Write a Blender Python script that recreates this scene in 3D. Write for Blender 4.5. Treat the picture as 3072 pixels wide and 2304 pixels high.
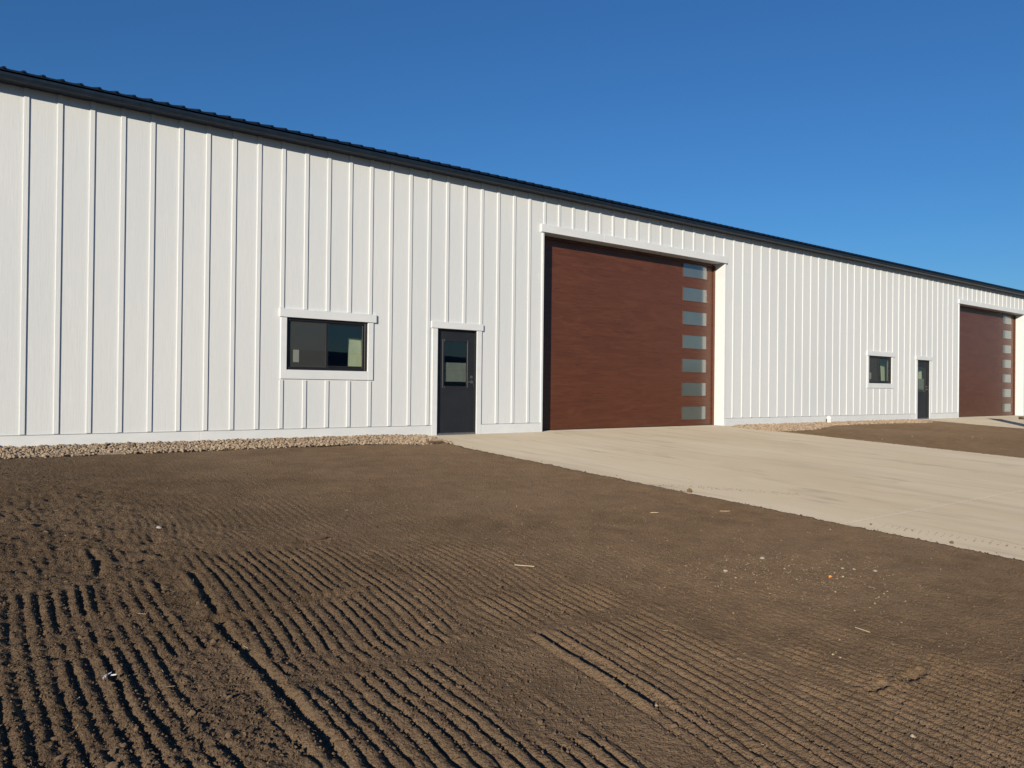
import bpy, bmesh, math, random
import numpy as np
from mathutils import Matrix, Vector

for o in list(bpy.data.objects):
    bpy.data.objects.remove(o, do_unlink=True)
scn = bpy.context.scene
COL = scn.collection

# ------------------------------------------------------------------ camera
F_PX, YAW, PITCH, ROLL, CAM_D, CAM_H = 2307.0, .6536, .0054, .0110, 12.554, .914
fwd = Vector((math.sin(YAW)*math.cos(PITCH), math.cos(YAW)*math.cos(PITCH), math.sin(PITCH)))
rt = Vector((math.cos(YAW), -math.sin(YAW), 0)); up = rt.cross(fwd)
cr, sr = math.cos(ROLL), math.sin(ROLL)
ax, ay = rt*cr + up*sr, up*cr - rt*sr
cam_data = bpy.data.cameras.new('camera'); cam = bpy.data.objects.new('camera', cam_data); COL.objects.link(cam)
cam_data.sensor_fit = 'HORIZONTAL'; cam_data.sensor_width = 36; cam_data.lens = 36*F_PX/3072
cam_data.clip_start = .05; cam_data.clip_end = 2000
cam.matrix_world = Matrix(((ax.x, ay.x, -fwd.x, 0), (ax.y, ay.y, -fwd.y, -CAM_D), (ax.z, ay.z, -fwd.z, CAM_H), (0, 0, 0, 1)))
scn.camera = cam

# ------------------------------------------------------------------ sky and sun
SUN_AZ, SUN_EL = math.radians(56), math.radians(16)       # azimuth measured from the wall's outward normal, to the left
sun_pos = Vector((-math.sin(SUN_AZ)*math.cos(SUN_EL), -math.cos(SUN_AZ)*math.cos(SUN_EL), math.sin(SUN_EL)))
world = bpy.data.worlds.new('World'); scn.world = world; world.use_nodes = True
wn = world.node_tree.nodes; wl = world.node_tree.links
sky = wn.new('ShaderNodeTexSky'); sky.sky_type = 'NISHITA'; sky.sun_disc = False
sky.sun_elevation = SUN_EL; sky.sun_rotation = math.atan2(sun_pos.x, sun_pos.y)
sky.altitude = 1000; sky.air_density = 1.45; sky.dust_density = 0.0; sky.ozone_density = 10.0
wl.new(sky.outputs[0], wn['Background'].inputs[0]); wn['Background'].inputs[1].default_value = .085
sd = bpy.data.lights.new('sun', 'SUN'); sd.energy = 5.0; sd.angle = math.radians(.5); sd.color = (1, .87, .69)
sun = bpy.data.objects.new('sun', sd); COL.objects.link(sun)
sun.rotation_euler = sun_pos.to_track_quat('Z', 'Y').to_euler(); sun.location = (-30, -30, 20)
scn.view_settings.view_transform = 'Standard'; scn.view_settings.look = 'None'
scn.view_settings.exposure = 0.25; scn.view_settings.gamma = 1.0

# ------------------------------------------------------------------ helpers
def tag(o, label=None, cat=None, group=None, kind=None):
    if label: o['label'] = label
    if cat: o['category'] = cat
    if group: o['group'] = group
    if kind: o['kind'] = kind
    return o
def empty(name, loc=(0, 0, 0)):
    o = bpy.data.objects.new(name, None); COL.objects.link(o); o.location = loc; o.empty_display_size = .2
    return o
def link(name, me, parent=None, loc=None):
    o = bpy.data.objects.new(name, me); COL.objects.link(o); o.parent = parent
    if loc is not None: o.location = loc
    return o
class MB:
    def __init__(s): s.v = []; s.f = []
    def box(s, x0, x1, y0, y1, z0, z1):
        b = len(s.v)
        s.v += [(x0,y0,z0),(x1,y0,z0),(x1,y1,z0),(x0,y1,z0),(x0,y0,z1),(x1,y0,z1),(x1,y1,z1),(x0,y1,z1)]
        s.f += [tuple(b+i for i in q) for q in ((0,3,2,1),(4,5,6,7),(0,1,5,4),(1,2,6,5),(2,3,7,6),(3,0,4,7))]
        return s
    def quad(s, *p):
        b = len(s.v); s.v += [tuple(q) for q in p]; s.f.append(tuple(range(b, b+len(p)))); return s
    def extrude_x(s, prof, x0, x1, closed=True):
        b = len(s.v); n = len(prof)
        s.v += [(x0, y, z) for y, z in prof] + [(x1, y, z) for y, z in prof]
        for i in range(n if closed else n-1):
            j = (i+1) % n; s.f.append((b+i, b+j, b+n+j, b+n+i))
        if closed:
            s.f.append(tuple(b+i for i in range(n))[::-1]); s.f.append(tuple(b+n+i for i in range(n)))
        return s
    def cyl(s, p, r, h, n=20, r2=None, axis='z'):
        b = len(s.v); r2 = r if r2 is None else r2
        for k, rr in ((0, r), (1, r2)):
            for i in range(n):
                a = 2*math.pi*i/n; c, q = rr*math.cos(a), rr*math.sin(a)
                if axis == 'z': s.v.append((p[0]+c, p[1]+q, p[2]+k*h))
                elif axis == 'y': s.v.append((p[0]+c, p[1]+k*h, p[2]+q))
                else: s.v.append((p[0]+k*h, p[1]+c, p[2]+q))
        for i in range(n):
            j = (i+1) % n; s.f.append((b+i, b+j, b+n+j, b+n+i))
        s.f.append(tuple(b+i for i in range(n))[::-1]); s.f.append(tuple(b+n+i for i in range(n)))
        return s
    def mesh(s, name, m, bevel=0, smooth=False):
        me = bpy.data.meshes.new(name); me.from_pydata(s.v, [], s.f); me.materials.append(m)
        bm = bmesh.new(); bm.from_mesh(me)
        if bevel:
            bmesh.ops.bevel(bm, geom=[e for e in bm.edges if e.is_manifold], offset=bevel, segments=1, affect='EDGES', clamp_overlap=True)
        bmesh.ops.recalc_face_normals(bm, faces=bm.faces)
        bm.to_mesh(me); bm.free()
        if smooth:
            for p in me.polygons: p.use_smooth = True
        return me
    def build(s, name, m, parent=None, bevel=0, smooth=False, loc=None):
        return link(name, s.mesh(name, m, bevel, smooth), parent, loc)
def np_mesh(name, V, Fc, m, smooth=False):
    V = np.asarray(V, np.float32); Fc = np.asarray(Fc, np.int32); k = Fc.shape[1]
    me = bpy.data.meshes.new(name)
    me.vertices.add(len(V)); me.vertices.foreach_set('co', V.ravel())
    me.loops.add(Fc.size); me.loops.foreach_set('vertex_index', Fc.ravel())
    me.polygons.add(len(Fc)); me.polygons.foreach_set('loop_start', np.arange(0, Fc.size, k, dtype=np.int32))
    me.polygons.foreach_set('use_smooth', np.full(len(Fc), smooth))
    me.update(calc_edges=True); me.materials.append(m)
    return me

# ------------------------------------------------------------------ materials
class NT:
    """small node-tree helper"""
    def __init__(s, name):
        s.m = bpy.data.materials.new(name); s.m.use_nodes = True
        s.t = s.m.node_tree; s.n = s.t.nodes; s.p = s.n['Principled BSDF']; s.out = s.n['Material Output']
        s.pos = s.n.new('ShaderNodeNewGeometry')
    def l(s, a, b): s.t.links.new(a, b)
    def coord(s, scale=(1, 1, 1), rot=(0, 0, 0)):
        mp = s.n.new('ShaderNodeMapping'); mp.inputs['Scale'].default_value = scale; mp.inputs['Rotation'].default_value = rot
        s.l(s.pos.outputs['Position'], mp.inputs['Vector']); return mp.outputs['Vector']
    def noise(s, scale, detail=4, rough=.55, stretch=(1, 1, 1), dist=0, rot=(0, 0, 0)):
        t = s.n.new('ShaderNodeTexNoise'); t.inputs['Scale'].default_value = scale; t.inputs['Detail'].default_value = detail
        t.inputs['Roughness'].default_value = rough; t.inputs['Distortion'].default_value = dist
        s.l(s.coord(stretch, rot), t.inputs['Vector']); return t.outputs['Fac']
    def ramp(s, fac, stops, interp='LINEAR'):
        r = s.n.new('ShaderNodeValToRGB'); e = r.color_ramp.elements; r.color_ramp.interpolation = interp
        while len(e) < len(stops): e.new(.5)
        for k, (p, c) in zip(e, stops):
            k.position = p; k.color = (c, c, c, 1) if isinstance(c, (int, float)) else (*c, 1)
        s.l(fac, r.inputs['Fac']); return r.outputs['Color']
    def mix(s, a, b, fac, mode='MIX'):
        x = s.n.new('ShaderNodeMix'); x.data_type = 'RGBA'; x.blend_type = mode
        for v, i in ((fac, 0), (a, 6), (b, 7)):
            if isinstance(v, (int, float)): x.inputs[i].default_value = v
            elif isinstance(v, tuple): x.inputs[i].default_value = (*v, 1)
            else: s.l(v, x.inputs[i])
        return x.outputs[2]
    def math(s, op, a, b=None):
        x = s.n.new('ShaderNodeMath'); x.operation = op
        for i, v in enumerate((a, b)):
            if v is None: continue
            if isinstance(v, (int, float)): x.inputs[i].default_value = v
            else: s.l(v, x.inputs[i])
        return x.outputs[0]
    def color(s, c):
        if isinstance(c, tuple): s.p.inputs['Base Color'].default_value = (*c, 1)
        else: s.l(c, s.p.inputs['Base Color'])
    def bump(s, h, dist, strength=1.0):
        b = s.n.new('ShaderNodeBump'); b.inputs['Distance'].default_value = dist; b.inputs['Strength'].default_value = strength
        s.l(h, b.inputs['Height']); s.l(b.outputs['Normal'], s.p.inputs['Normal'])
    def rough(s, r):
        if isinstance(r, (int, float)): s.p.inputs['Roughness'].default_value = r
        else: s.l(r, s.p.inputs['Roughness'])

def m_siding():
    t = NT('white_siding')
    grain = t.noise(9, 5, .65, (6, 6, .28), .6); soft = t.noise(.5, 3, .5, (1, 1, .35)); blot = t.noise(5, 3, .6, (1, 1, .5))
    c = t.mix((0.5989, 0.6360, 0.6527), (0.6519, 0.6837, 0.6955), t.ramp(soft, [(.3, 0.), (.7, 1.)]))
    c = t.mix(c, (0.5512, 0.5883, 0.6099), t.math('MULTIPLY', t.ramp(grain, [(.35, 1.), (.55, 0.)]), .35))
    c = t.mix(c, (0.6996, 0.7261, 0.7330), t.math('MULTIPLY', t.ramp(blot, [(.6, 0.), (.75, 1.)]), .35))
    t.color(c); t.rough(.55); t.bump(grain, .004, .45); return t.m
def m_trim():
    t = NT('white_trim_paint'); n = t.noise(6, 4, .6, (.4, 1, 1)); g = t.noise(30, 4, .6, (.12, 1, 1.2))
    t.color(t.mix((0.6095, 0.6466, 0.6688), (0.6678, 0.6996, 0.7169), t.ramp(n, [(.3, 0.), (.7, 1.)]))); t.rough(.5); t.bump(g, .002, .35); return t.m
def m_plain(name, col, rough, var=.12, nscale=4, metallic=0, bump=0, bscale=60, spec=.5):
    t = NT(name); n = t.noise(nscale, 4, .6)
    a = tuple(max(0, v*(1-var)) for v in col); b = tuple(min(1, v*(1+var)) for v in col)
    t.color(t.mix(a, b, t.ramp(n, [(.3, 0.), (.7, 1.)]))); t.rough(rough); t.p.inputs['Metallic'].default_value = metallic
    t.p.inputs['Specular IOR Level'].default_value = spec
    if bump: t.bump(t.noise(bscale, 3, .6), bump)
    return t.m
def m_wood_door():
    t = NT('mahogany_woodgrain_steel')
    # elongated cathedral figure running along x
    w = t.noise(1.0, 3, .55, (.9, 1, 5.5), 1.6); fine = t.noise(10, 5, .7, (.22, 1, 6), .4); big = t.noise(.45, 2, .5, (.5, 1, 1.2))
    streak = t.noise(4.2, 3, .55, (.42, 1, 8.0), 1.6)
    c = t.mix((0.0863, 0.0286, 0.0133), (0.1144, 0.0403, 0.0193), t.ramp(w, [(.35, 0.), (.65, 1.)]))
    c = t.mix(c, (.042, .012, .007), t.math('MULTIPLY', t.ramp(streak, [(.54, 0.), (.68, 1.)]), .6))
    c = t.mix(c, (0.1300, 0.0488, 0.0241), t.math('MULTIPLY', t.ramp(fine, [(.55, 0.), (.8, 1.)]), .35))
    c = t.mix(c, (0.1019, 0.0350, 0.0172), t.math('MULTIPLY', t.ramp(big, [(.35, 0.), (.65, 1.)]), .4))
    t.color(c); t.rough(.38); t.bump(fine, .0014, .5); return t.m
def m_concrete():
    t = NT('broom_finished_concrete')
    big = t.noise(.35, 4, .6, (1, .45, 1)); mid = t.noise(1.6, 5, .62, (1, .35, 1)); fine = t.noise(38, 4, .7)
    streak = t.noise(1.1, 4, .6, (2.6, .22, 1), .6, (0, 0, .15)); mark = t.noise(1.3, 3, .55, (2.2, .42, 1), 1.2, (0, 0, -.25))
    c = t.mix((0.336, 0.290, 0.215), (0.389, 0.348, 0.278), t.ramp(big, [(.3, 0.), (.7, 1.)]))
    c = t.mix(c, (0.425, 0.392, 0.324), t.math('MULTIPLY', t.ramp(mid, [(.52, 0.), (.75, 1.)]), .5))
    c = t.mix(c, (0.248, 0.219, 0.179), t.math('MULTIPLY', t.ramp(streak, [(.50, 0.), (.72, 1.)]), .42))
    c = t.mix(c, (0.177, 0.155, 0.132), t.math('MULTIPLY', t.ramp(mark, [(.60, 0.), (.72, 1.)]), .5))
    c = t.mix(c, (0.295, 0.260, 0.206), t.math('MULTIPLY', t.ramp(fine, [(.3, 1.), (.5, 0.)]), .35))
    t.color(c); t.rough(.85); t.p.inputs['Diffuse Roughness'].default_value = .6; t.p.inputs['Specular IOR Level'].default_value = .15
    t.bump(t.noise(60, 4, .7, (1, .5, 1)), .004, .5); return t.m
SOIL_A, SOIL_B = (0.1051, 0.0729, 0.0454), (0.1628, 0.1143, 0.0706)
def m_soil():
    t = NT('raked_topsoil')
    big = t.noise(.42, 4, .55); mid = t.noise(4, 5, .6); fine = t.noise(90, 3, .65); grit = t.noise(210, 2, .5)
    c = t.mix(SOIL_A, SOIL_B, t.ramp(mid, [(.3, 0.), (.7, 1.)]))
    c = t.mix(c, (0.178, 0.129, 0.087), t.math('MULTIPLY', t.ramp(big, [(.42, 0.), (.68, 1.)]), .5))
    c = t.mix(c, (0.055, 0.038, 0.025), t.math('MULTIPLY', t.ramp(fine, [(.32, 1.), (.48, 0.)]), .45))
    c = t.mix(c, (.33, .28, .215), t.math('MULTIPLY', t.ramp(grit, [(.70, 0.), (.76, 1.)]), .45))
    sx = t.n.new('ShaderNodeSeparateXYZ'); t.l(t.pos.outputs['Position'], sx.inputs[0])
    back_glow = t.math('ADD', t.math('MULTIPLY', sx.outputs['X'], .25), t.math('MULTIPLY', t.math('SUBTRACT', t.noise(.8, 4, .6), .5), 1.6))  # sunlight scattered back to the camera is painted in, paler towards the right
    c = t.mix(c, t.mix(c, (1.42, 1.40, 1.38), 1.0, 'MULTIPLY'), t.ramp(back_glow, [(.35, 0.), (1., 1.)]))
    t.color(c); t.rough(.95); t.p.inputs['Diffuse Roughness'].default_value = 1.0; t.p.inputs['Specular IOR Level'].default_value = .08
    t.bump(t.math('ADD', t.math('MULTIPLY', fine, .7), t.math('MULTIPLY', t.noise(35, 4, .6), 1.2)), .034, 1.0); return t.m
def m_island(name, stops, rough=.85, bump=0.0):
    t = NT(name); r = t.ramp(t.pos.outputs['Random Per Island'], stops, 'LINEAR'); n = t.noise(70, 3, .6)
    t.color(t.mix(r, t.mix(r, (.04, .03, .02), .35), t.ramp(n, [(.35, 0.), (.7, 1.)]))); t.rough(rough)
    t.p.inputs['Specular IOR Level'].default_value = .15; t.p.inputs['Diffuse Roughness'].default_value = .8
    if bump: t.bump(n, bump)
    return t.m
def m_glass(name, f0=.075, tint=(.86, .91, .91)):
    t = NT(name); t.n.remove(t.p)
    tr = t.n.new('ShaderNodeBsdfTransparent'); tr.inputs[0].default_value = (*tint, 1)
    gl = t.n.new('ShaderNodeBsdfGlossy'); gl.inputs['Roughness'].default_value = .01
    lw = t.n.new('ShaderNodeLayerWeight'); lw.inputs['Blend'].default_value = .5
    fac = t.math('ADD', t.math('MULTIPLY', t.math('POWER', lw.outputs['Facing'], 5.0), 1-f0), f0)
    nb = t.n.new('ShaderNodeBump'); nb.inputs['Distance'].default_value = .002; nb.inputs['Strength'].default_value = .5
    t.l(t.noise(1.3, 1, .5), nb.inputs['Height']); t.l(nb.outputs[0], gl.inputs['Normal'])
    mx = t.n.new('ShaderNodeMixShader'); t.l(fac, mx.inputs[0]); t.l(tr.outputs[0], mx.inputs[1]); t.l(gl.outputs[0], mx.inputs[2])
    t.l(mx.outputs[0], t.out.inputs['Surface']); return t.m
def m_screen():
    t = NT('insect_screen_mesh'); t.color((.075, .08, .08)); t.rough(.7)
    tr = t.n.new('ShaderNodeBsdfTransparent'); mx = t.n.new('ShaderNodeMixShader'); mx.inputs[0].default_value = .42
    t.l(tr.outputs[0], mx.inputs[1]); t.l(t.p.outputs[0], mx.inputs[2]); t.l(mx.outputs[0], t.out.inputs['Surface']); return t.m
def m_frosted():
    t = NT('frosted_door_glass'); n = t.noise(2, 2, .5)
    t.color(t.mix((.075, .09, .085), (.10, .12, .11), n)); t.p.inputs['IOR'].default_value = 2.6
    t.rough(.14); return t.m

M = dict(siding=m_siding(), trim=m_trim(), wood=m_wood_door(), concrete=m_concrete(), soil=m_soil(),
    navy=m_plain('dark_navy_steel', (.006, .0115, .021), .35, .2, 3, 0, .0008, 25),
    gutter=m_plain('dark_navy_gutter', (.008, .0165, .031), .4, .3, 7, 0, .002, 9),
    black=m_plain('black_window_frame', (.012, .012, .014), .4, .2, 8),
    leaf=m_plain('charcoal_door_paint', (.015, .017, .021), .45, .15, 5, 0, .0005, 50),
    metal=m_plain('satin_nickel', (.55, .53, .48), .3, .1, 20, 1.0),
    alum=m_plain('aluminium_threshold', (.42, .41, .38), .45, .15, 15, .8),
    pvc=m_plain('white_pvc', (.80, .78, .70), .4, .06, 12),
    drywall=m_plain('grey_drywall', (.22, .22, .22), .9, .1, 2),
    floor=m_plain('interior_concrete', (.25, .24, .22), .8, .15, 3),
    ply=m_plain('pale_sheathing', (.60, .60, .43), .8, .12, 5),
    glass=m_glass('window_glass'), screen=m_screen(), frosted=m_frosted(),
    paper=m_plain('pale_paper', (.17, .19, .17), .8, .08, 10), reflect_grey=m_plain('grey_reflection_paint', (.20, .20, .17), .9, .12, 9),
    oppwall=m_plain('grey_metal_wall', (.42, .41, .38), .6, .08, .6),
    lumber=m_plain('weathered_wood', (.34, .24, .14), .85, .25, 40, 0, .001, 90),
    palewood=m_plain('pale_split_wood', (.46, .37, .24), .8, .15, 50),
    darkwood=m_plain('dark_wood', (.10, .065, .045), .85, .3, 30),
    orange=m_plain('orange_plastic', (.85, .27, .05), .5, .08, 30),
    white=m_plain('white_plastic_film', (.50, .51, .55), .4, .08, 30),
    palestone=m_plain('pale_limestone', (.34, .30, .24), .85, .2, 40, 0, .002, 60),
    edging=m_plain('tan_edging', (.24, .19, .14), .8, .2, 12),
    dust=m_plain('joint_dust', (.66, .62, .54), .9, .15, 20),
    clod=m_island('soil_clods', [(0., (0.0746, 0.0496, 0.0312)), (.6, (0.1230, 0.0856, 0.0546)), (1., (0.1763, 0.1248, 0.0835))], .95),
    gravel=m_island('river_rock', [(0., (.10, .075, .055)), (.15, (.30, .22, .145)), (.35, (.40, .32, .225)), (.55, (.24, .205, .165)), (.8, (.47, .385, .285)), (1., (.27, .175, .12))], .8, .004),
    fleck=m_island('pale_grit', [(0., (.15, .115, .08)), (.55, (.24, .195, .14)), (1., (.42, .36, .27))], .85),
    steelgrey=m_plain('grey_enamel', (.30, .31, .32), .5, .1, 5))

# ------------------------------------------------------------------ ground heights
DR1, DR2 = (7.12, 16.65), (26.65, 36.7)                 # driveway spans along the wall
def zbase(y):
    y = np.asarray(y, float)
    return np.where(y > 0, 0., np.where(y > -16, .045*y, -.72 + .004*(y+16)))
def smooth(a, b, x):
    t = np.clip((x-a)/(b-a), 0, 1); return t*t*(3-2*t)
_rs = np.random.RandomState(7); _lat = [_rs.rand(256, 256).astype(np.float64) for _ in range(8)]
def vnoise(x, y, k=0):
    L = _lat[k % 8]; xi = np.floor(x).astype(np.int64); yi = np.floor(y).astype(np.int64); fx = x-xi; fy = y-yi
    fx = fx*fx*(3-2*fx); fy = fy*fy*(3-2*fy); x0, x1, y0, y1 = xi & 255, (xi+1) & 255, yi & 255, (yi+1) & 255
    return (L[x0, y0]*(1-fx)+L[x1, y0]*fx)*(1-fy) + (L[x0, y1]*(1-fx)+L[x1, y1]*fx)*fy - .5
# rake strokes: x-centre, y-centre, half width, half length, heading (deg from -y), groove depth, pitch
STROKES = []
rr = random.Random(11)
for iy in range(9):                                      # older, fainter passes all over the yard
    for ix in range(9):
        if rr.random() < .2: continue
        cx = -.6+ix*.78+rr.uniform(-.25, .25); cy = -2.1-iy*.95+rr.uniform(-.3, .3)
        a = .011 if cx < 3.2 else .006
        if cx > 4.3: a = .0025
        if cy > -4: a *= .7
        STROKES.append((cx, cy, rr.uniform(.38, .55), rr.uniform(.55, .95), rr.uniform(-3, 9), a*rr.uniform(.6, 1.25), rr.uniform(.06, .075)))
STROKES += [(-.42, -8.3, .5, 1.4, 0, .022, .066), (3.05, -8.0, .62, .75, 8, .014, .066), (1.98, -8.0, .62, 1.1, 6, .023, .070),
            (.62, -8.6, .56, 1.45, 1, .027, .072), (1.72, -10.0, .52, 1.05, 5, .027, .07), (2.98, -10.1, .55, 1.5, 9, .021, .070),
            (3.78, -11.1, .58, 1.0, 3, .018, .066), (4.3, -9.9, .5, .8, 8, .005, .064), (.4, -10.8, .6, .8, 1, .028, .072), (1.6, -11.6, .6, .6, 4, .024, .07)]
FURROW = [((1.30, -8.2), (1.23, -9.95), .021), ((2.70, -9.3), (2.56, -10.35), .022), ((1.42, -7.2), (1.34, -8.15), .022), ((.98, -6.3), (.92, -7.0), .02)]
DENTS = [(1.32, -8.25, .16, .05, .018), (1.95, -8.15, .2, .06, .02), (2.45, -6.82, .14, .04, .018), (3.9, -10.75, .12, .035, .014), (.62, -8.35, .2, .06, .012), (.75, -7.9, .24, .06, .01), (3.6, -10.72, .1, .03, .012)]
BANDS = [((1.35, -9.22), (2.44, -9.28), .085), ((2.44, -9.28), (3.5, -9.30), .065), ((.33, -8.42), (.62, -8.40), .05), ((.55, -8.12), (.95, -8.0), .05), ((1.20, -7.6), (1.16, -8.4), .05), ((1.07, -8.7), (.99, -10.3), .11), ((2.16, -9.42), (2.02, -10.2), .13), ((-.4, -7.15), (1.3, -7.05), .10), ((3.55, -9.2), (3.45, -10.6), .06), ((1.5, -6.6), (3.2, -6.9), .10), ((.4, -5.2), (2.8, -5.0), .10)]
def gravel_edge1(x): return np.where(x < 5.6, -.95, -.95 - .37*smooth(5.6, 7.1, x))
def gravel_edge2(x): return np.interp(x, [16.4, 16.6, 18.4, 20.3, 23.3, 25.4, 26.3, 26.7], [-1.5, -1.6, -1.45, -.82, -.78, -1.0, -.9, -.2])
def inside_span(x, d): return np.minimum(x-d[0], d[1]-x)
def soil_h(x, y):
    """height of the soil sheet above the graded plane"""
    H = .016*vnoise(x*1.6, y*1.6, 0) + .006*vnoise(x*5, y*5, 1)
    rough = .45 + .85*smooth(2.4, .6, x)
    for i, (cx, cy, hw, hl, ang, amp, p) in enumerate(STROKES):
        m = (np.abs(x-cx) < hw+hl*.2+.25) & (np.abs(y-cy) < hl+.35)
        if not m.any(): continue
        X, Y = x[m]-cx, y[m]-cy; c, s = math.cos(math.radians(ang)), math.sin(math.radians(ang))
        a = X*c - Y*s; t = X*s + Y*c                      # across, along
        a = a + .02*vnoise(x[m]*2.2+i*3.1, y[m]*2.2, 2) + .006*vnoise(x[m]*14, y[m]*14, 3) + .05*(t/hl)**2*math.copysign(1, ang-2)
        row = np.floor(a/p+.5); rowamp = .72+.55*_lat[4][(row.astype(int)*7+i*13) & 255, i & 255]
        prof = np.abs(np.sin(math.pi*a/p))**(.75 if cx < 1.2 else .5)
        brk = (.75 if cx < 1.2 else .95) + (.9 if cx < 1.2 else .5)*vnoise(a/p*.9+i*5, t*2.6, 5)
        g = amp*np.clip(rowamp*brk, .1, 1.5)*(prof-.55)
        ed = .07*vnoise(x[m]*6, y[m]*6, 6)
        w = smooth(-.02, .09, hw-np.abs(a)+ed)*smooth(-.02, .12, hl-np.abs(t)+ed*1.6)
        berm = amp*.55*np.exp(-((t+hl+.02)/.045)**2)*smooth(0, .1, hw-np.abs(a))
        H[m] = H[m]*(1-w) + w*(g + .3*H[m]) + berm
    for (p0, p1, wd) in BANDS:                            # smeared ends and sides of the rake passes
        dx, dy = p1[0]-p0[0], p1[1]-p0[1]; L = math.hypot(dx, dy)
        t = ((x-p0[0])*dx+(y-p0[1])*dy)/L; a = np.hypot(((x-p0[0])*dy-(y-p0[1])*dx)/L, np.maximum(0, np.abs(t-L/2)-L/2))
        w = smooth(wd*1.35, wd*.55, a+.07*vnoise(x*7, y*7, 6)+.03*vnoise(x*19, y*19, 2)); H = H*(1-.88*w)+w*.004
    for (p0, p1, dep) in FURROW:
        dx, dy = p1[0]-p0[0], p1[1]-p0[1]; L = math.hypot(dx, dy)
        t = ((x-p0[0])*dx+(y-p0[1])*dy)/L; a = ((x-p0[0])*dy-(y-p0[1])*dx)/L + .03*vnoise(x*4, y*4, 7)
        w = smooth(-.05, .1, t)*smooth(-.05, .1, L-t)
        H = H - w*dep*np.exp(-(a/.024)**2)*(1+.9*vnoise(x*11, y*11, 4)) + w*dep*.7*np.exp(-((a-.055)/.035)**2) + w*dep*.5*np.exp(-((a+.06)/.04)**2)
    for (cx, cy, rx, ry, dep) in DENTS:
        q = ((x-cx)/rx)**2+((y-cy)/ry)**2
        H = H*(1-.8*np.exp(-q)) - dep*np.exp(-q*1.4) + dep*.7*np.exp(-((np.sqrt(q)-1.35)/.35)**2)
    lump = smooth(2.6, 1.2, x)*smooth(-8.0, -6.6, y)*smooth(-2.2, -4.2, y)
    H += lump*(.030*np.maximum(0, vnoise(x*7, y*7, 0)+.12) - .035*np.maximum(0, vnoise(x*9+3, y*11, 7)-.12) + .016*vnoise(x*17, y*17, 1))
    H += rough*(.0095*vnoise(x*22, y*22, 3) + .0075*vnoise(x*48, y*48, 4) + .005*vnoise(x*95, y*95, 5))
    return H
def soil_z(x, y):
    H = soil_h(x, y); Z = zbase(y) + H - .004
    # crumbled soil rises to the slab edges, spills over them a little and then dives under the concrete
    for d in (DR1, DR2):
        q = inside_span(x, d); spill = .035+.09*vnoise(x*3.3, y*3.3, 1)+.05*vnoise(x*13, y*13, 2)
        near = smooth(-.5, 0, q)
        top = zbase(y)+.008+.45*H+.012*smooth(-2.4, -1.2, y)
        Z = Z*(1-near)+np.maximum(top, zbase(y)-.01)*near
        Z = np.where(q > spill, zbase(y)-.10, Z)
    # beds of gravel, the strip under the wall and the inside of the building
    g1 = (x < 7.3) & (y > gravel_edge1(x)-.0); Z = np.where(g1, zbase(y)-.055, Z)
    g2 = (x > 16.3) & (x < 26.8) & (y > gravel_edge2(x)); Z = np.where(g2, zbase(y)-.055, Z)
    return np.where(y > -.02, -.14, Z)
def build_ground():
    th = np.concatenate([np.radians(np.arange(-6, 80, .13)), np.radians(np.arange(80, 354, 3.0))])   # measured from +y towards +x
    r1 = 2.4*np.exp(np.arange(0, math.log(31/2.4), .0036)); r = np.concatenate([[.4, .9, 1.4, 1.9], r1, np.geomspace(32, 900, 40)])
    T, Rr = np.meshgrid(th, r); X = Rr*np.sin(T); Y = -CAM_D+Rr*np.cos(T)
    far = Rr > 32
    Z = soil_z(X.ravel(), Y.ravel()).reshape(X.shape); Z = np.where(far, np.where(Y > -.02, -.14, zbase(Y)), Z)
    nr, nt = X.shape; i, j = np.meshgrid(np.arange(nr-1), np.arange(nt), indexing='ij'); j2 = (j+1) % nt
    Fc = np.stack([i*nt+j, (i+1)*nt+j, (i+1)*nt+j2, i*nt+j2], -1).reshape(-1, 4)[:, ::-1]
    V = np.stack([X, Y, Z], -1).reshape(-1, 3)
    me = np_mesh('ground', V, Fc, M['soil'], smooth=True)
    o = link('ground', me); tag(o, 'raked dark brown topsoil sloping away from the building', 'ground', kind='structure')
    return o
build_ground()

# ------------------------------------------------------------------ driveways
def slab(x0, x1, y0, y1, name, parent=None):
    rnd = np.random.RandomState(int(x0*10+abs(y1)*7)); ys = np.linspace(y1, y0, max(2, int((y0-y1)/.25)))
    b = MB(); pl = []
    for side, xx in ((-1, x0), (1, x1)):
        pl.append([(xx+rnd.uniform(-.006, .006), y) for y in ys])
    n = len(ys); V = []
    for k in range(2):
        for x, y in pl[k]: V.append((x, y, float(zbase(y))))
    for k in range(2):
        for x, y in pl[k]: V.append((x, y, float(zbase(y))-.13))
    b.v = V
    for i in range(n-1):
        b.f.append((i, n+i, n+i+1, i+1)); b.f.append((i, i+1, 2*n+i+1, 2*n+i)); b.f.append((n+i, 3*n+i, 3*n+i+1, n+i+1))
    b.f.append((0, 2*n, 3*n, n)); b.f.append((n-1, 2*n-1, 4*n-1, 3*n-1))
    return b.build(name, M['concrete'], parent)
for d, lab in ((DR1, 'wide pale concrete driveway leading to the near brown garage door'), (DR2, 'pale concrete driveway in front of the far brown garage door')):
    root = slab(d[0], d[1], .6, -8.517, 'driveway'); tag(root, lab, 'driveway', kind='structure')
    slab(d[0], d[1], -8.545, -16.887, 'slab', root); slab(d[0], d[1], -16.915, -34, 'slab', root)
    f = MB()
    for yy in (-8.545, -16.915): f.quad((d[0]+.02, yy, float(zbase(yy))-.004), (d[1]-.02, yy, float(zbase(yy))-.004), (d[1]-.02, yy+.028, float(zbase(yy))-.004), (d[0]+.02, yy+.028, float(zbase(yy))-.004))
    f.build('joint_filler', M['dust'], root)

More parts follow.
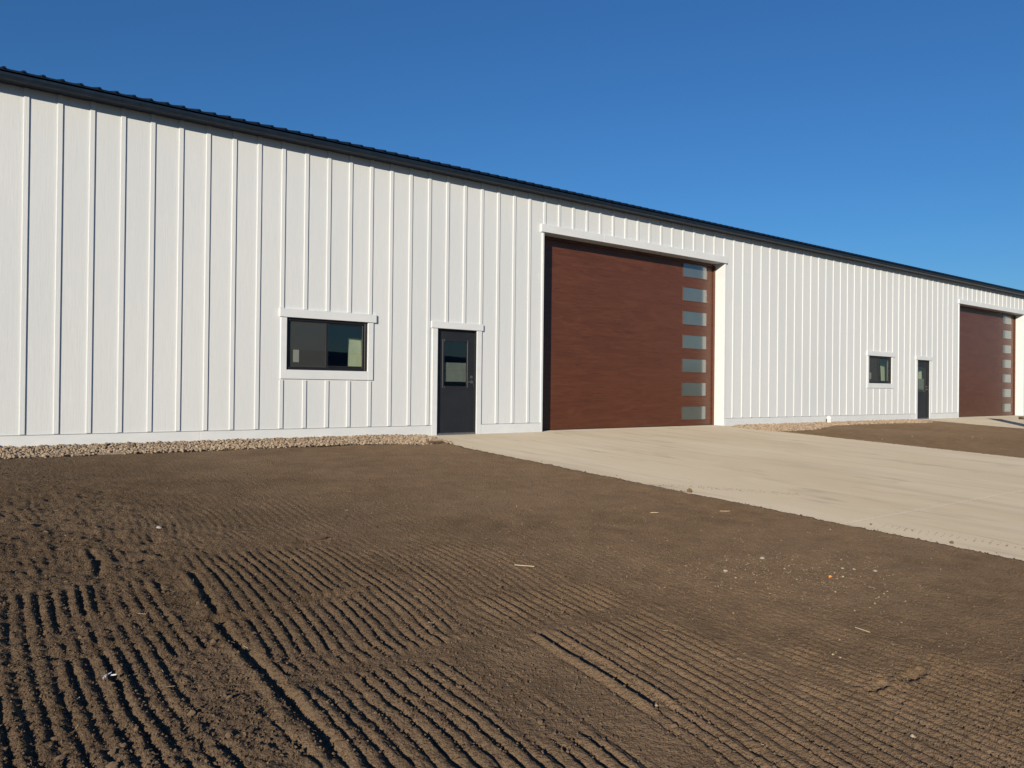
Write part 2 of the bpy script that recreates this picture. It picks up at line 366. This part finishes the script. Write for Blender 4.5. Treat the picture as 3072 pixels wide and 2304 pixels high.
# ------------------------------------------------------------------ the building
BX0, BX1, DEPTH, EAVE = -5.0, 46.0, 18.0, 5.16
bld = empty('building'); tag(bld, 'long white board and batten shop building with dark metal roof', 'building')
GAR = [(10.42, 16.55), (30.44, 36.57)]; GH = 4.235
WIN = [(4.835, 6.335, 1.185, 2.065), (23.92, 25.41, 1.20, 2.08)]
DOR = [(7.80, 8.715), (27.19, 28.10)]; DH = 2.045
opens = [(a, b, 0, GH) for a, b in GAR] + [(a, b, c, d) for a, b, c, d in WIN] + [(a, b, 0, DH) for a, b in DOR]
def pierced(y, x0, x1, z0, z1):
    xs = sorted({x0, x1, *[v for o in opens for v in o[:2]]}); zs = sorted({z0, z1, *[max(z0, v) for o in opens for v in o[2:]]}); out = []
    for i in range(len(xs)-1):
        for k in range(len(zs)-1):
            cx, cz = (xs[i]+xs[i+1])/2, (zs[k]+zs[k+1])/2
            if any(a < cx < b and c < cz < d for a, b, c, d in opens): continue
            out.append(((xs[i], y, zs[k]), (xs[i+1], y, zs[k]), (xs[i+1], y, zs[k+1]), (xs[i], y, zs[k+1])))
    return out
w = MB()
for q in pierced(0, BX0, BX1, -.1, EAVE): w.quad(*q)
for q in pierced(.15, BX0+.1, BX1-.1, -.1, EAVE): w.quad(*q[::-1])
w.build('front_wall', M['siding'], bld)
RS = .30; RY = DEPTH/2; RZ = EAVE+RS*RY
for xx in (BX0, BX1):
    e = MB(); e.quad((xx, 0, -.1), (xx, DEPTH, -.1), (xx, DEPTH, EAVE), (xx, RY, RZ), (xx, 0, EAVE)); e.build('end_wall', M['siding'], bld)
MB().quad((BX0, DEPTH, -.1), (BX1, DEPTH, -.1), (BX1, DEPTH, EAVE), (BX0, DEPTH, EAVE)).build('back_wall', M['siding'], bld)

# skirt boards between the openings
BASE_T = .185
segs = [(BX0, DOR[0][0]-.115), (DOR[0][1]+.115, GAR[0][0]-.05), (GAR[0][1]+.05, DOR[1][0]-.115), (DOR[1][1]+.115, GAR[1][0]-.05), (GAR[1][1]+.05, BX1)]
for a, b in segs:
    L = b-a; n = max(1, round(L/4.88))
    for k in range(n): MB().box(a+L*k/n+.001, a+L*(k+1)/n-.001, -.022, 0, -.06, BASE_T).build('base_board', M['trim'], bld, .003)
for a, b in segs: MB().box(a+.001, b-.001, -.0275, -.0005, BASE_T+.0005, BASE_T+.0065).build('flashing', M['steelgrey'], bld)
# battens
BW, BT, PITCH_B, B0 = .064, .017, .4064, 1.061
meshes = {}
def batten(x, z0, z1):
    key = (round(z0, 3), round(z1, 3))
    if key not in meshes: meshes[key] = MB().box(0, BW, -BT, 0, z0, z1).mesh('batten', M['siding'], .0025)
    link('batten', meshes[key], bld, (x, 0, 0))
blocks = [(a-.13, b+.13, c-.175, d+.15) for a, b, c, d in WIN] + [(a-.14, b+.14, -1, DH+.13) for a, b in DOR] + [(a-.06, b+.06, -1, GH+.165) for a, b in GAR]
i = -14
while B0+i*PITCH_B < BX1-.1:
    x = B0+i*PITCH_B; i += 1; spans = [(BASE_T+.012, EAVE-.02)]
    for a, b, c, d in blocks:
        if x+BW > a and x < b: spans = [s for z0, z1 in spans for s in ((z0, min(z1, c)), (max(z0, d), z1)) if s[1]-s[0] > .05]
    for z0, z1 in spans: batten(x, z0, z1)

# eave: fascia, gutter, roof with ribs
MB().box(BX0-.1, BX1+.1, -.128, -.001, 4.994, 5.118).build('fascia', M['gutter'], bld)
gp = [(-.13, 5.09), (-.13, 4.992), (-.248, 4.990), (-.256, 4.996), (-.260, 5.01), (-.270, 5.03), (-.274, 5.055), (-.272, 5.066), (-.258, 5.068), (-.258, 5.058), (-.262, 5.05), (-.245, 5.005), (-.14, 5.003), (-.14, 5.09)]
xs = np.arange(BX0-.1, BX1+.1, 6.0)
for k in range(len(xs)):
    a, b = xs[k], min(xs[k]+5.997, BX1+.1)
    MB().extrude_x(gp, a, b).build('gutter', M['gutter'], bld)
ry0 = -.20; rz0 = 5.140
roof = MB()
roof.quad((BX0-.15, ry0, rz0), (BX1+.15, ry0, rz0), (BX1+.15, RY, rz0+RS*(RY-ry0)), (BX0-.15, RY, rz0+RS*(RY-ry0)))
roof.quad((BX0-.15, RY, rz0+RS*(RY-ry0)), (BX1+.15, RY, rz0+RS*(RY-ry0)), (BX1+.15, DEPTH-ry0, rz0), (BX0-.15, DEPTH-ry0, rz0))
roof.quad((BX0-.15, ry0, rz0-.025), (BX1+.15, ry0, rz0-.025), (BX1+.15, ry0, rz0), (BX0-.15, ry0, rz0))
roof = roof.build('roof', M['navy'], bld)
rb = MB(); L = RY-ry0+.02
prof = [(-.028, 0), (-.014, .023), (.014, .023), (.028, 0)]
rb.v = [(x, ry0-.02, rz0+z-RS*.02) for x, z in prof] + [(x, RY, rz0+z+RS*(RY-ry0)) for x, z in prof]
rb.f = [(0, 1, 5, 4), (1, 2, 6, 5), (2, 3, 7, 6), (0, 3, 2, 1), (4, 5, 6, 7)]
ribm = rb.mesh('rib', M['navy'])
x = BX0+.1
while x < BX1:
    link('rib', ribm, roof, (x, 0, 0)); x += .2286
MB().extrude_x([(RY-.2, rz0+RS*(RY-ry0-.2)+.04), (RY, rz0+RS*(RY-ry0)+.06), (RY+.2, rz0+RS*(RY-ry0-.2)+.04)], BX0-.15, BX1+.15, False).build('ridge_cap', M['navy'], roof)

# sliding windows
def window(x0, x1, z0, z1):
    r = empty('window'); r.parent = bld
    y = .03; fw = .05
    o = MB(); o.box(x0, x0+fw, y-.02, .10, z0, z1).box(x1-fw, x1, y-.02, .10, z0, z1).box(x0+fw, x1-fw, y-.018, .10, z0, z0+fw).box(x0+fw, x1-fw, y-.018, .10, z1-fw, z1)
    o.build('frame', M['black'], r, .004)
    xm = (x0+x1)/2-.0; s = .036
    for k, (a, b, yy) in enumerate(((x0+fw, xm+.03, y+.028), (xm-.03, x1-fw, y+.006))):
        q = MB(); q.box(a, a+s, yy, yy+.024, z0+fw, z1-fw).box(b-s, b, yy, yy+.024, z0+fw, z1-fw).box(a+s, b-s, yy+.001, yy+.023, z0+fw, z0+fw+s).box(a+s, b-s, yy+.001, yy+.023, z1-fw-s, z1-fw)
        q.build('sash', M['black'], r, .002)
        MB().box(a+s, b-s, yy+.010, yy+.014, z0+fw+s, z1-fw-s).build('pane', M['glass'], r)
    MB().quad((x0+fw, y+.004, z0+fw), (xm-.03, y+.004, z0+fw), (xm-.03, y+.004, z1-fw), (x0+fw, y+.004, z1-fw)).build('insect_screen', M['screen'], r)
    MB().box(x0+.13, x0+.235, y+.001, y+.002, z0+.13, z0+.34).build('paper_sticker', M['paper'], r)
    # casing boards: sides, wider head that oversails, sill board
    cw = .105
    for a, b in ((x0-cw, x0-.001), (x1+.001, x1+cw)): MB().box(a, b, -.024, .03, z0-.155, z1).build('side_casing', M['trim'], r, .003)
    MB().box(x0-cw-.025, x1+cw+.05, -.042, .03, z1+.001, z1+.145).build('head_casing', M['trim'], r, .003)
    MB().box(x0+.001, x1-.001, -.0225, .03, z0-.155, z0-.001).build('sill_casing', M['trim'], r, .003)
    return r
for wv in WIN: window(*wv)

# entry doors with a half-height glass
def entry_door(x0, x1):
    r = empty('entry_door'); r.parent = bld
    y = .055; g0, g1, h0, h1 = x0+.19, x1-.165, .93, 1.82
    l = MB(); l.box(x0+.022, g0, y, y+.044, .035, DH-.02).box(g1, x1-.022, y, y+.044, .035, DH-.02).box(g0, g1, y, y+.044, .035, h0).box(g0, g1, y, y+.044, h1, DH-.02)
    l.build('leaf', M['leaf'], r)
    fr = MB(); k = .03; yy = y-.004
    fr.box(g0-k, g0+.012, yy, y+.05, h0-k, h1+k).box(g1-.012, g1+k, yy, y+.05, h0-k, h1+k).box(g0+.012, g1-.012, yy, y+.05, h0-k, h0+.012).box(g0+.012, g1-.012, yy, y+.05, h1-.012, h1+k)
    fr.build('glazing_frame', M['leaf'], r, .004)
    MB().box(g0+.012, g1-.012, y+.02, y+.026, h0+.012, h1-.012).build('pane', M['glass'], r)
    MB().box(g0+.004, g1-.004, y+.046, y+.050, 1.03, 1.40).build('reflection_panel', M['reflect_grey'], r)  # grey panel added behind the glass, imitates the reflection of a building
    j = MB(); j.box(x0, x0+.02, -.004, .13, 0, DH).box(x1-.02, x1, -.004, .13, 0, DH).box(x0+.02, x1-.02, -.003, .13, DH-.018, DH)
    j.build('jamb', M['leaf'], r)
    for a, b in ((x0-.115, x0+.001), (x1-.001, x1+.115)): MB().box(a, b, -.026, .0, -.01, DH).build('side_casing', M['trim'], r, .003)
    MB().box(x0-.145, x1+.14, -.042, .0, DH+.001, DH+.128).build('head_casing', M['trim'], r, .003)
    MB().extrude_x([(-.03, .0), (.1, .0), (.1, .034), (.03, .034), (-.02, .016)], x0+.021, x1-.021).build('threshold', M['alum'], r)
    hx, hz = x1-.078, 1.025
    h = MB(); h.cyl((hx, y-.012, hz), .033, .012, 20, axis='y').cyl((hx, y-.055, hz), .011, .045, 12, axis='y')
    h.cyl((hx-.115, y-.05, hz), .009, .125, 10, .011, 'x')
    h.build('lever_handle', M['metal'], r)
    MB().cyl((hx, y-.010, hz+.10), .028, .010, 18, axis='y').build('deadbolt', M['metal'], r)
    kx = hx+.012; kk = MB(); kk.box(kx-.002, kx+.002, y-.07, y-.055, hz-.03, hz-.01).box(kx-.009, kx+.009, y-.066, y-.063, hz-.055, hz-.03).box(kx+.003, kx+.007, y-.064, y-.058, hz-.10, hz-.05)
    kk.build('hanging_key', M['metal'], r)
    hg = MB()
    for z in (.25, 1.02, 1.80): hg.cyl((x0+.022, y-.006, z-.045), .007, .09, 8)
    hg.build('hinge', M['metal'], r)
    return r
for a, b in DOR: entry_door(a, b)

# overhead garage doors: seven flush sections, each with one frosted pane at its right end
def garage(x0, x1):
    r = empty('garage_door'); r.parent = bld
    Y = .33; ps = GH+.03; n = 7; sh = .608; z00 = .012; pa, pb = x0+4.886, x0+5.848
    for k in range(n):
        z0 = z00+k*sh; z1 = z0+sh-.0015 if k < n-1 else GH+.05
        c0 = z0+.145; c1 = c0+.345
        s = MB(); s.box(x0-.02, pa, Y, Y+.05, z0, z1).box(pb, x1+.02, Y, Y+.05, z0, z1).box(pa, pb, Y, Y+.05, z0, c0).box(pa, pb, Y, Y+.05, c1, z1)
        s.build('section', M['wood'], r)
        q = MB(); t = .014
        q.box(pa-t, pa+.006, Y-.008, Y+.05, c0-t, c1+t).box(pb-.006, pb+t, Y-.008, Y+.05, c0-t, c1+t).box(pa+.006, pb-.006, Y-.008, Y+.05, c0-t, c0+.006).box(pa+.006, pb-.006, Y-.008, Y+.05, c1-.006, c1+t)
        q.build('pane_frame', M['wood'], r, .002)
        MB().box(pa+.006, pb-.006, Y+.004, Y+.02, c0+.006, c1-.006).build('pane', M['frosted'], r)
    st = MB(); st.box(x1-.055, x1-.0, Y-.045, Y-.002, .0, GH-.06); st.build('door_stop', M['wood'], r, .004)
    st = MB(); st.box(x0, x0+.055, Y-.045, Y-.002, .0, GH-.06); st.build('door_stop', M['wood'], r, .004)
    MB().box(x0+.055, x1-.055, Y-.045, Y-.002, GH-.055, GH).build('head_stop', M['wood'], r, .004)
    for a, b in ((x0-.05, x0), (x1, x1+.05)): MB().box(a, b, -.022, .37, -.01, GH).build('jamb', M['trim'], r, .003)
    MB().box(x0-.05, x1+.05, -.0215, .37, GH+.001, GH+.03).build('head_jamb', M['trim'], r)
    xm = x0+1.72
    for a, b in ((x0-.095, xm-.001), (xm+.001, x1+.07)): MB().box(a, b, -.052, -.001, GH-.008, GH+.158).build('head_casing', M['trim'], r, .003)
    MB().box(x0, x1, Y-.004, Y+.045, .001, .016).build('bottom_seal', M['black'], r)
    return r
for a, b in GAR: garage(a, b)

# rooms behind the windows
def room(x0, x1):
    m = MB(); y0, y1, z1 = .16, 4.2, 2.75
    m.quad((x0, y1, 0), (x1, y1, 0), (x1, y1, z1), (x0, y1, z1)); m.quad((x0, y0, 0), (x0, y1, 0), (x0, y1, z1), (x0, y0, z1)); m.quad((x1, y0, 0), (x1, y1, 0), (x1, y1, z1), (x1, y0, z1)); m.quad((x0, y0, z1), (x1, y0, z1), (x1, y1, z1), (x0, y1, z1))
    m.build('interior_wall', M['drywall'], bld)
    MB().quad((x0, 0.0, .005), (x1, 0.0, .005), (x1, y1, .005), (x0, y1, .005)).build('interior_floor', M['floor'], bld)
room(2.6, 9.9); room(21.7, 29.9)
# sheets of pale sheathing leaning inside the rooms
def sheet(x, y, wd, hgt, tilt, rz, lab):
    o = MB().box(-wd/2, wd/2, -.006, .006, 0, hgt).build('sheathing_sheet', M['ply'], None)
    o.location = (x, y, .012); o.rotation_euler = (math.radians(tilt), 0, math.radians(rz))
    tag(o, lab, 'board', 'boards seen through the windows')
sheet(6.30, .36, .27, 1.79, -3, 4, 'shorter pale board leaning inside the near sliding window')
sheet(6.53, .30, .30, 1.93, -2, -28, 'taller pale board at the right edge inside the near sliding window')
sheet(25.72, .36, .34, 1.86, -3, 8, 'pale board standing inside the far sliding window')
sheet(28.05, .30, .34, 1.72, -2, -10, 'pale board seen through the glass of the far entry door')

# ------------------------------------------------------------------ stone beds, clods and grit
def ico(sub):
    bm = bmesh.new(); bmesh.ops.create_icosphere(bm, subdivisions=sub, radius=1)
    V = np.array([v.co[:] for v in bm.verts]); Fc = np.array([[v.index for v in f.verts] for f in bm.faces]); bm.free(); return V, Fc
OCT = (np.array([(1,0,0),(-1,0,0),(0,1,0),(0,-1,0),(0,0,1),(0,0,-1)], float), np.array([(0,2,4),(2,1,4),(1,3,4),(3,0,4),(2,0,5),(1,2,5),(3,1,5),(0,3,5)]))
def scatter(name, P, size, base, m, seed, flat=(.5, .9), jit=.25, smooth_=False, label=None, cat=None):
    rs = np.random.RandomState(seed); V0, F0 = base; n = len(P); k = len(V0)
    sc = np.stack([rs.uniform(.75, 1.25, n), rs.uniform(.65, 1.1, n), rs.uniform(*flat, n)], -1)*size[:, None]
    v = V0[None]*(1+jit*(rs.rand(n, k, 1)-.5)*2)*sc[:, None, :]
    a = rs.uniform(0, 2*math.pi, n); b = rs.normal(0, .35, n)
    cb, sb = np.cos(b)[:, None], np.sin(b)[:, None]; x, z = v[..., 0]*cb-v[..., 2]*sb, v[..., 0]*sb+v[..., 2]*cb
    ca, sa = np.cos(a)[:, None], np.sin(a)[:, None]; xx, yy = x*ca-v[..., 1]*sa, x*sa+v[..., 1]*ca
    v = np.stack([xx, yy, z], -1)+P[:, None, :]
    Fc = (F0[None]+(np.arange(n)*k)[:, None, None]).reshape(-1, 3)
    o = link(name, np_mesh(name, v.reshape(-1, 3), Fc, m, smooth_)); tag(o, label, cat, kind='stuff'); return o
rs = np.random.RandomState(3)
# near bed
def bed1():
    P = []; n = 17000
    x = rs.uniform(-3.2, 7.5, n); y = -rs.uniform(.0, 1.5, n)
    right = 7.52+.19*y+.06*rs.normal(size=n)
    ok = (y > gravel_edge1(np.minimum(x, 7.1))-.03+.04*rs.normal(size=n)) & (x < right)
    x, y = x[ok], y[ok]; base = zbase(y)
    z = base-.002+.024*rs.rand(len(x))+.02*smooth(-.5, 0, y)*(x < 7.0)
    z = np.where(x > 7.08, base+.016, z)
    return np.stack([x, np.minimum(y, -.035), z], -1)
P = bed1(); scatter('gravel', P, rs.uniform(.011, .026, len(P))*np.where(rs.rand(len(P)) < .1, 1.35, 1), ico(2 if False else 1), M['gravel'], 5, (.5, .85), .16, True, 'strip of tan river rock along the near wall by the sliding window', 'gravel')
def bed2():
    n = 12000; x = rs.uniform(16.4, 26.9, n); y = -rs.uniform(0, 1.7, n)
    ok = (y > gravel_edge2(x)-.03+.05*rs.normal(size=n)) & ~((x < 16.9) & (y > -.3)) & (y < -.2*(x > 26.2)*(x-26.2)+.0)
    x, y = x[ok], y[ok]; return np.stack([x, np.minimum(y, -.035), zbase(y)-.012+.022*rs.rand(len(x))], -1)
P = bed2(); scatter('gravel', P, rs.uniform(.014, .028, len(P)), OCT if False else ico(1), M['gravel'], 6, (.5, .85), .16, True, 'strip of tan river rock between the two driveways around the white pipe', 'gravel')

def on_soil(x, y):
    ok = (inside_span(x, DR1) < .0) & (inside_span(x, DR2) < 0) & (y < -.02)
    ok &= ~((x < 7.4) & (y > gravel_edge1(x))) & ~((x > 16.3) & (x < 26.8) & (y > gravel_edge2(x)))
    return ok
def polar_pts(n, r0, r1, a0=-4, a1=76, power=0.0):
    r = np.exp(rs.uniform(math.log(r0), math.log(r1), n)); a = np.radians(rs.uniform(a0, a1, n))
    return r*np.sin(a), -CAM_D+r*np.cos(a), r
x, y, r = polar_pts(52000, 2.9, 13); ok = on_soil(x, y); x, y, r = x[ok], y[ok], r[ok]
keep = rs.rand(len(x)) < np.where(x < 1.25, 1, np.where(x < 2.5, .5, .3)); x, y, r = x[keep], y[keep], r[keep]
s = np.clip(rs.lognormal(-5.3, .35, len(x)), .0025, np.where(x < 1.3, .011, .0075)); scatter('soil_crumbs', np.stack([x, y, soil_z(x, y)+s*.35], -1), s, OCT, M['clod'], 8, (.6, .95), .3, False, 'fine crumbs of brown topsoil lying over the raked yard', 'soil')
x, y, r = polar_pts(600, 3, 13); ok = on_soil(x, y) & (x < 5.5) & (rs.rand(600) < np.where(x < 1.3, 1, .3)); x, y = x[ok], y[ok]
s = rs.uniform(.007, .017, len(x))*np.where(x < 1.4, 1.1, .8); scatter('soil_clods', np.stack([x, y, soil_z(x, y)+s*.3], -1), s, ico(2), M['clod'], 9, (.5, .8), .2, False, 'larger clods of brown topsoil scattered over the raked yard', 'soil')
# crumbs spilled along the slab edges
y = -rs.uniform(1.4, 12, 1500); x = DR1[0]+np.abs(rs.normal(0, .04, 1500))*np.where(rs.rand(1500) < .08, 3, 1)-.02
x2 = np.concatenate([x, DR1[1]-np.abs(rs.normal(0, .05, 900))+.02]); y2 = np.concatenate([y, -rs.uniform(1.6, 9, 900)])
s = np.clip(rs.lognormal(-5.2, .45, len(x2)), .003, .014); scatter('spilled_soil', np.stack([x2, y2, zbase(y2)+s*.4], -1), s, OCT, M['clod'], 10, (.6, .9), .3, False, 'crumbs of soil spilled onto the edges of the near driveway', 'soil')
# dried soil dropped by tyre treads on the near driveway
tx, ty = [], []
for (ax0, ay0), (bx0, by0), n, wd in (((7.30, -6.05), (8.40, -7.28), 55, .11), ((7.48, -8.8), (7.80, -10.1), 22, .10)):
    t = np.repeat(np.linspace(0, 1, n), 9)+rs.normal(0, .002, n*9); L = math.hypot(bx0-ax0, by0-ay0); side = rs.uniform(-1, 1, n*9)*wd
    keep = rs.rand(n*9) < .35+.6*np.repeat(rs.rand(n), 9)*(1-np.repeat(np.linspace(0, 1, n), 9)*.5)
    tx.append((ax0+(bx0-ax0)*t-(by0-ay0)/L*side)[keep]); ty.append((ay0+(by0-ay0)*t+(bx0-ax0)/L*side)[keep])
x, y = np.concatenate(tx), np.concatenate(ty); s = rs.uniform(.004, .010, len(x))
scatter('tread_soil', np.stack([x, y, zbase(y)+.0008], -1), s, OCT, M['clod'], 15, (.06, .16), .3, False, 'faint dotted tread marks of dried soil across the near driveway', 'soil')
# pale grit, thickest around a few patches; some is added to imitate backscattered sunlight
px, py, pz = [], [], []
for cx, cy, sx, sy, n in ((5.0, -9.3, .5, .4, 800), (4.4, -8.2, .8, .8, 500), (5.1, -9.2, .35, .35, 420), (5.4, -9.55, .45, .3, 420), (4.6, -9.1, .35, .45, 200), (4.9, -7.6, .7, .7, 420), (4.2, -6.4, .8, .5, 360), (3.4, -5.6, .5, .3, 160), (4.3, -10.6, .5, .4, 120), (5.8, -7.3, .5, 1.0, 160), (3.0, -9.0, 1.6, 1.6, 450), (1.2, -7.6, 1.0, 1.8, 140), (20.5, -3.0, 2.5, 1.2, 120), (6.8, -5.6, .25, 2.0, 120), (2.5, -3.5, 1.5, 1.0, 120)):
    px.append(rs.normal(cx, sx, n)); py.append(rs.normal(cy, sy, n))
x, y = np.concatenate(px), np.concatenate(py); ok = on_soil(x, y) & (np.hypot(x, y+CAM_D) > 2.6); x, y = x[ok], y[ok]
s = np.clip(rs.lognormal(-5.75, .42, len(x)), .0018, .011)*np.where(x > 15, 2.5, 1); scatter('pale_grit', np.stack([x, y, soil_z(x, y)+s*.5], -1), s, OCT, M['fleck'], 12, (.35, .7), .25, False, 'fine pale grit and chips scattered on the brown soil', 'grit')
# straw
n = 45; x, y, r = polar_pts(n, 3, 9); ok = on_soil(x, y); x, y = x[ok], y[ok]; b = MB(); zz = soil_z(x, y)
for a0, b0, c0 in zip(x, y, zz):
    L, a, wd = rs.uniform(.010, .026), rs.uniform(0, 3.14), rs.uniform(.0007, .0012); dx, dy = math.cos(a), math.sin(a); c = c0+.004
    V = [(a0-dx*L+dy*wd, b0-dy*L-dx*wd, c), (a0-dx*L-dy*wd, b0-dy*L+dx*wd, c), (a0+dx*L-dy*wd, b0+dy*L+dx*wd, c+.004), (a0+dx*L+dy*wd, b0+dy*L-dx*wd, c+.004)]
    k = len(b.v); b.v += V + [(p[0], p[1], p[2]-.0014) for p in V]; b.f += [tuple(k+i for i in q) for q in ((0,1,2,3),(7,6,5,4),(0,4,5,1),(1,5,6,2),(2,6,7,3),(3,7,4,0))]
tag(b.build('straw', M['palewood']), 'thin bits of straw lying on the raked soil', 'straw', kind='stuff')

# ------------------------------------------------------------------ small things
def gz(x, y): return float(soil_z(np.array([x]), np.array([y]))[0])
# cleanout pipe
pipe = empty('cleanout_pipe', (21.25, -.22, -.03)); tag(pipe, 'short white plastic cleanout pipe with cap standing in the far gravel strip', 'pipe')
MB().cyl((0, 0, -.05), .055, .20, 24).build('pipe', M['pvc'], pipe, 0, False)
cp = MB(); cp.cyl((0, 0, .13), .068, .07, 24).cyl((0, 0, .2), .06, .008, 24, .055).box(-.018, .018, -.018, .018, .2075, .225); cp.build('cap', M['pvc'], pipe)
def rock(name, x, y, s, m, lab, cat, seed, flat=.6, z=None, group=None):
    rsx = np.random.RandomState(seed); V, Fc = ico(2); d = np.array([1, .8, flat])*s
    bumpv = 1+.22*np.sin(V@rsx.normal(0, 2.2, 3)+1)+.1*np.sin(V@rsx.normal(0, 5, 3)); v = V*bumpv[:, None]*d
    o = link(name, np_mesh(name, v, Fc, m, True)); o.location = (x, y, (gz(x, y) if z is None else z)+s*flat*.55); o.rotation_euler = (0, 0, rsx.uniform(0, 6)); tag(o, lab, cat, group); return o
rock('stone', 1.543, -5.84, .026, M['palestone'], 'lone pale stone on the dark raked soil at left', 'stone', 1)
rock('stone', 3.244, -11.05, .012, M['palestone'], 'small pale stone nearest the bottom right of the yard', 'stone', 2)
for k, (sx, sy, ss, lb) in enumerate(((5.255, -8.956, .022, 'pale stone at the upper left of the grit patch, nearest the driveway'), (5.553, -9.451, .014, 'pale stone first to the right of the orange scrap'), (5.617, -9.508, .013, 'pale stone second to the right of the orange scrap'), (5.70, -9.628, .016, 'pale stone third to the right of the orange scrap'), (4.674, -9.043, .018, 'flat pale stone at the far left end of the grit patch'))):
    rock('stone', sx, sy, ss, M['palestone'], lb, 'stone', 20+k, .5, group='pale stones in the grit patch')
rock('dirt_clod', 7.23, -6.6, .035, M['clod'], 'round dirt clod on the soil edge of the near driveway', 'clod', 31, .8, .045*-6.6)
rock('dirt_clod', 7.30, -9.50, .020, M['clod'], 'dirt clod on the near driveway furthest to the right', 'clod', 32, .7, .045*-9.5)
rock('dirt_clod', 7.42, -8.70, .014, M['clod'], 'small dirt clod on the near driveway by the pale joint line', 'clod', 33, .7, .045*-8.7)
rock('orange_scrap', 5.225, -9.541, .015, M['orange'], 'small bright orange plastic scrap on the grit patch', 'scrap', 34, .7)
def sliver(name, p0, p1, wd, th, m, lab, cat, lift=.004, roll=0):
    (x0, y0), (x1, y1) = p0, p1; L = math.hypot(x1-x0, y1-y0); b = MB(); h = L/2; t = [(-h, .35), (-h*.4, 1), (h*.5, .9), (h, .3)]
    for x, s in t: b.v += [(x, -wd*s/2, 0), (x, wd*s/2, 0), (x, wd*s/2, th), (x, -wd*s/2, th)]
    for k in range(3):
        q = 4*k
        for i in range(4): b.f.append((q+i, q+(i+1) % 4, q+4+(i+1) % 4, q+4+i))
    b.f += [(3, 2, 1, 0), (12, 13, 14, 15)]
    o = b.build(name, m); o.location = ((x0+x1)/2, (y0+y1)/2, max(gz(x0, y0), gz(x1, y1))+lift); o.rotation_euler = (math.radians(roll), 0, math.atan2(y1-y0, x1-x0)); tag(o, lab, cat); return o
sliver('wood_splinter', (3.383, -8.191), (3.469, -8.309), .010, .005, M['palewood'], 'long pale wood splinter on raked soil in the middle of the yard', 'wood', .012)
sliver('wood_chip', (5.83, -7.26), (5.90, -7.30), .022, .006, M['palewood'], 'orange-tan wood chip left of the other chip by the driveway', 'wood')
sliver('wood_chip', (6.57, -7.54), (6.66, -7.60), .026, .008, M['lumber'], 'tan wood chip close to the driveway edge', 'wood')
sliver('wood_offcut', (2.38, -6.75), (2.56, -6.80), .035, .02, M['darkwood'], 'dark wood offcut sticking out of the raked soil', 'wood', .006, 25)
sliver('board_scrap', (6.80, -1.31), (7.08, -1.40), .06, .03, M['darkwood'], 'dark board scrap at the end of the gravel by the entry door', 'wood', .02)
sliver('twig', (4.32, -10.22), (4.30, -10.32), .006, .004, M['palewood'], 'short pale twig lying on smooth soil at lower right', 'twig', .006)
# crumpled white plastic
b = MB(); rsx = random.Random(4)
for k in range(5):
    a = rsx.uniform(0, 6.28); x, y = .03*rsx.uniform(-1, 1), .012*rsx.uniform(-1, 1); L = .020; dx, dy = L*math.cos(a), .7*L*math.sin(a); z = rsx.uniform(.002, .012); wv = .0022
    V = [(x-dx, y-dy, z), (x+dx, y+dy, z+.008), (x+dx+wv, y+dy+wv, z+.012), (x-dx+wv, y-dy+wv, z+.005)]; q = len(b.v); b.v += V+[(p[0], p[1], p[2]-.0012) for p in V]
    b.f += [tuple(q+i for i in f) for f in ((0,1,2,3),(7,6,5,4),(0,4,5,1),(1,5,6,2),(2,6,7,3),(3,7,4,0))]
o = b.build('plastic_shred', M['white']); o.location = (.658, -8.83, gz(.658, -8.83)+.012); tag(o, 'crumpled shred of white plastic between raked furrows at left', 'plastic')
# tan edging strip between near gravel and soil
e = MB(); xs = np.arange(-3, 2.4, .2)
for k in range(len(xs)-1):
    y0, y1 = -.965+.02*math.sin(xs[k]*1.7), -.965+.02*math.sin(xs[k+1]*1.7); z0, z1 = .045*y0, .045*y1; t = .012; q = len(e.v)
    e.v += [(xs[k], y0-t, z0-.06), (xs[k], y0+t, z0-.06), (xs[k], y0+t, z0+.022), (xs[k], y0-t, z0+.022), (xs[k+1], y1-t, z1-.06), (xs[k+1], y1+t, z1-.06), (xs[k+1], y1+t, z1+.022), (xs[k+1], y1-t, z1+.022)]
    e.f += [tuple(q+i for i in f) for f in ((3,2,6,7), (0,3,7,4), (1,5,6,2))]
tag(e.build('lawn_edging', M['edging']), 'thin tan edging strip between the near gravel and the soil', 'edging')

# added unseen pedestal on the soil beside the far driveway; only its shadow reaches the picture
blk = empty('shadow_blocker', (24.6, -5.52, float(zbase(-5.52)))); tag(blk, 'added unseen pedestal whose shadow falls on the far driveway', 'blocker')
MB().box(-.2, .2, -.16, .16, -.1, 2.6).build('blocker_body', M['steelgrey'], blk, .01); MB().box(-.23, .23, -.19, .19, 2.601, 2.67).build('lid', M['steelgrey'], blk, .01); MB().box(-.28, .28, -.24, .24, -.1, .05).build('pad', M['concrete'], blk)

# long low shed across the yard, mirrored in the glass
opp = empty('far_shed', (30, -78, -.95)); tag(opp, 'long grey shed with dark roof across the yard, mirrored in the door glass', 'building')
MB().box(-70, 90, -14, 0, -.2, 4.3).build('wall', M['oppwall'], opp)
rf = MB(); rf.extrude_x([(.4, 4.2), (-7, 6.4), (-14.4, 4.2), (-14.4, 4.35), (-7, 6.6), (.4, 4.4)], -70.5, 90.5); rf.build('roof', M['navy'], opp)
for k in range(6):
    xx = -55+k*24; MB().box(xx, xx+4, .0, .05, 0, 3.6).build('door', M['steelgrey'], opp)
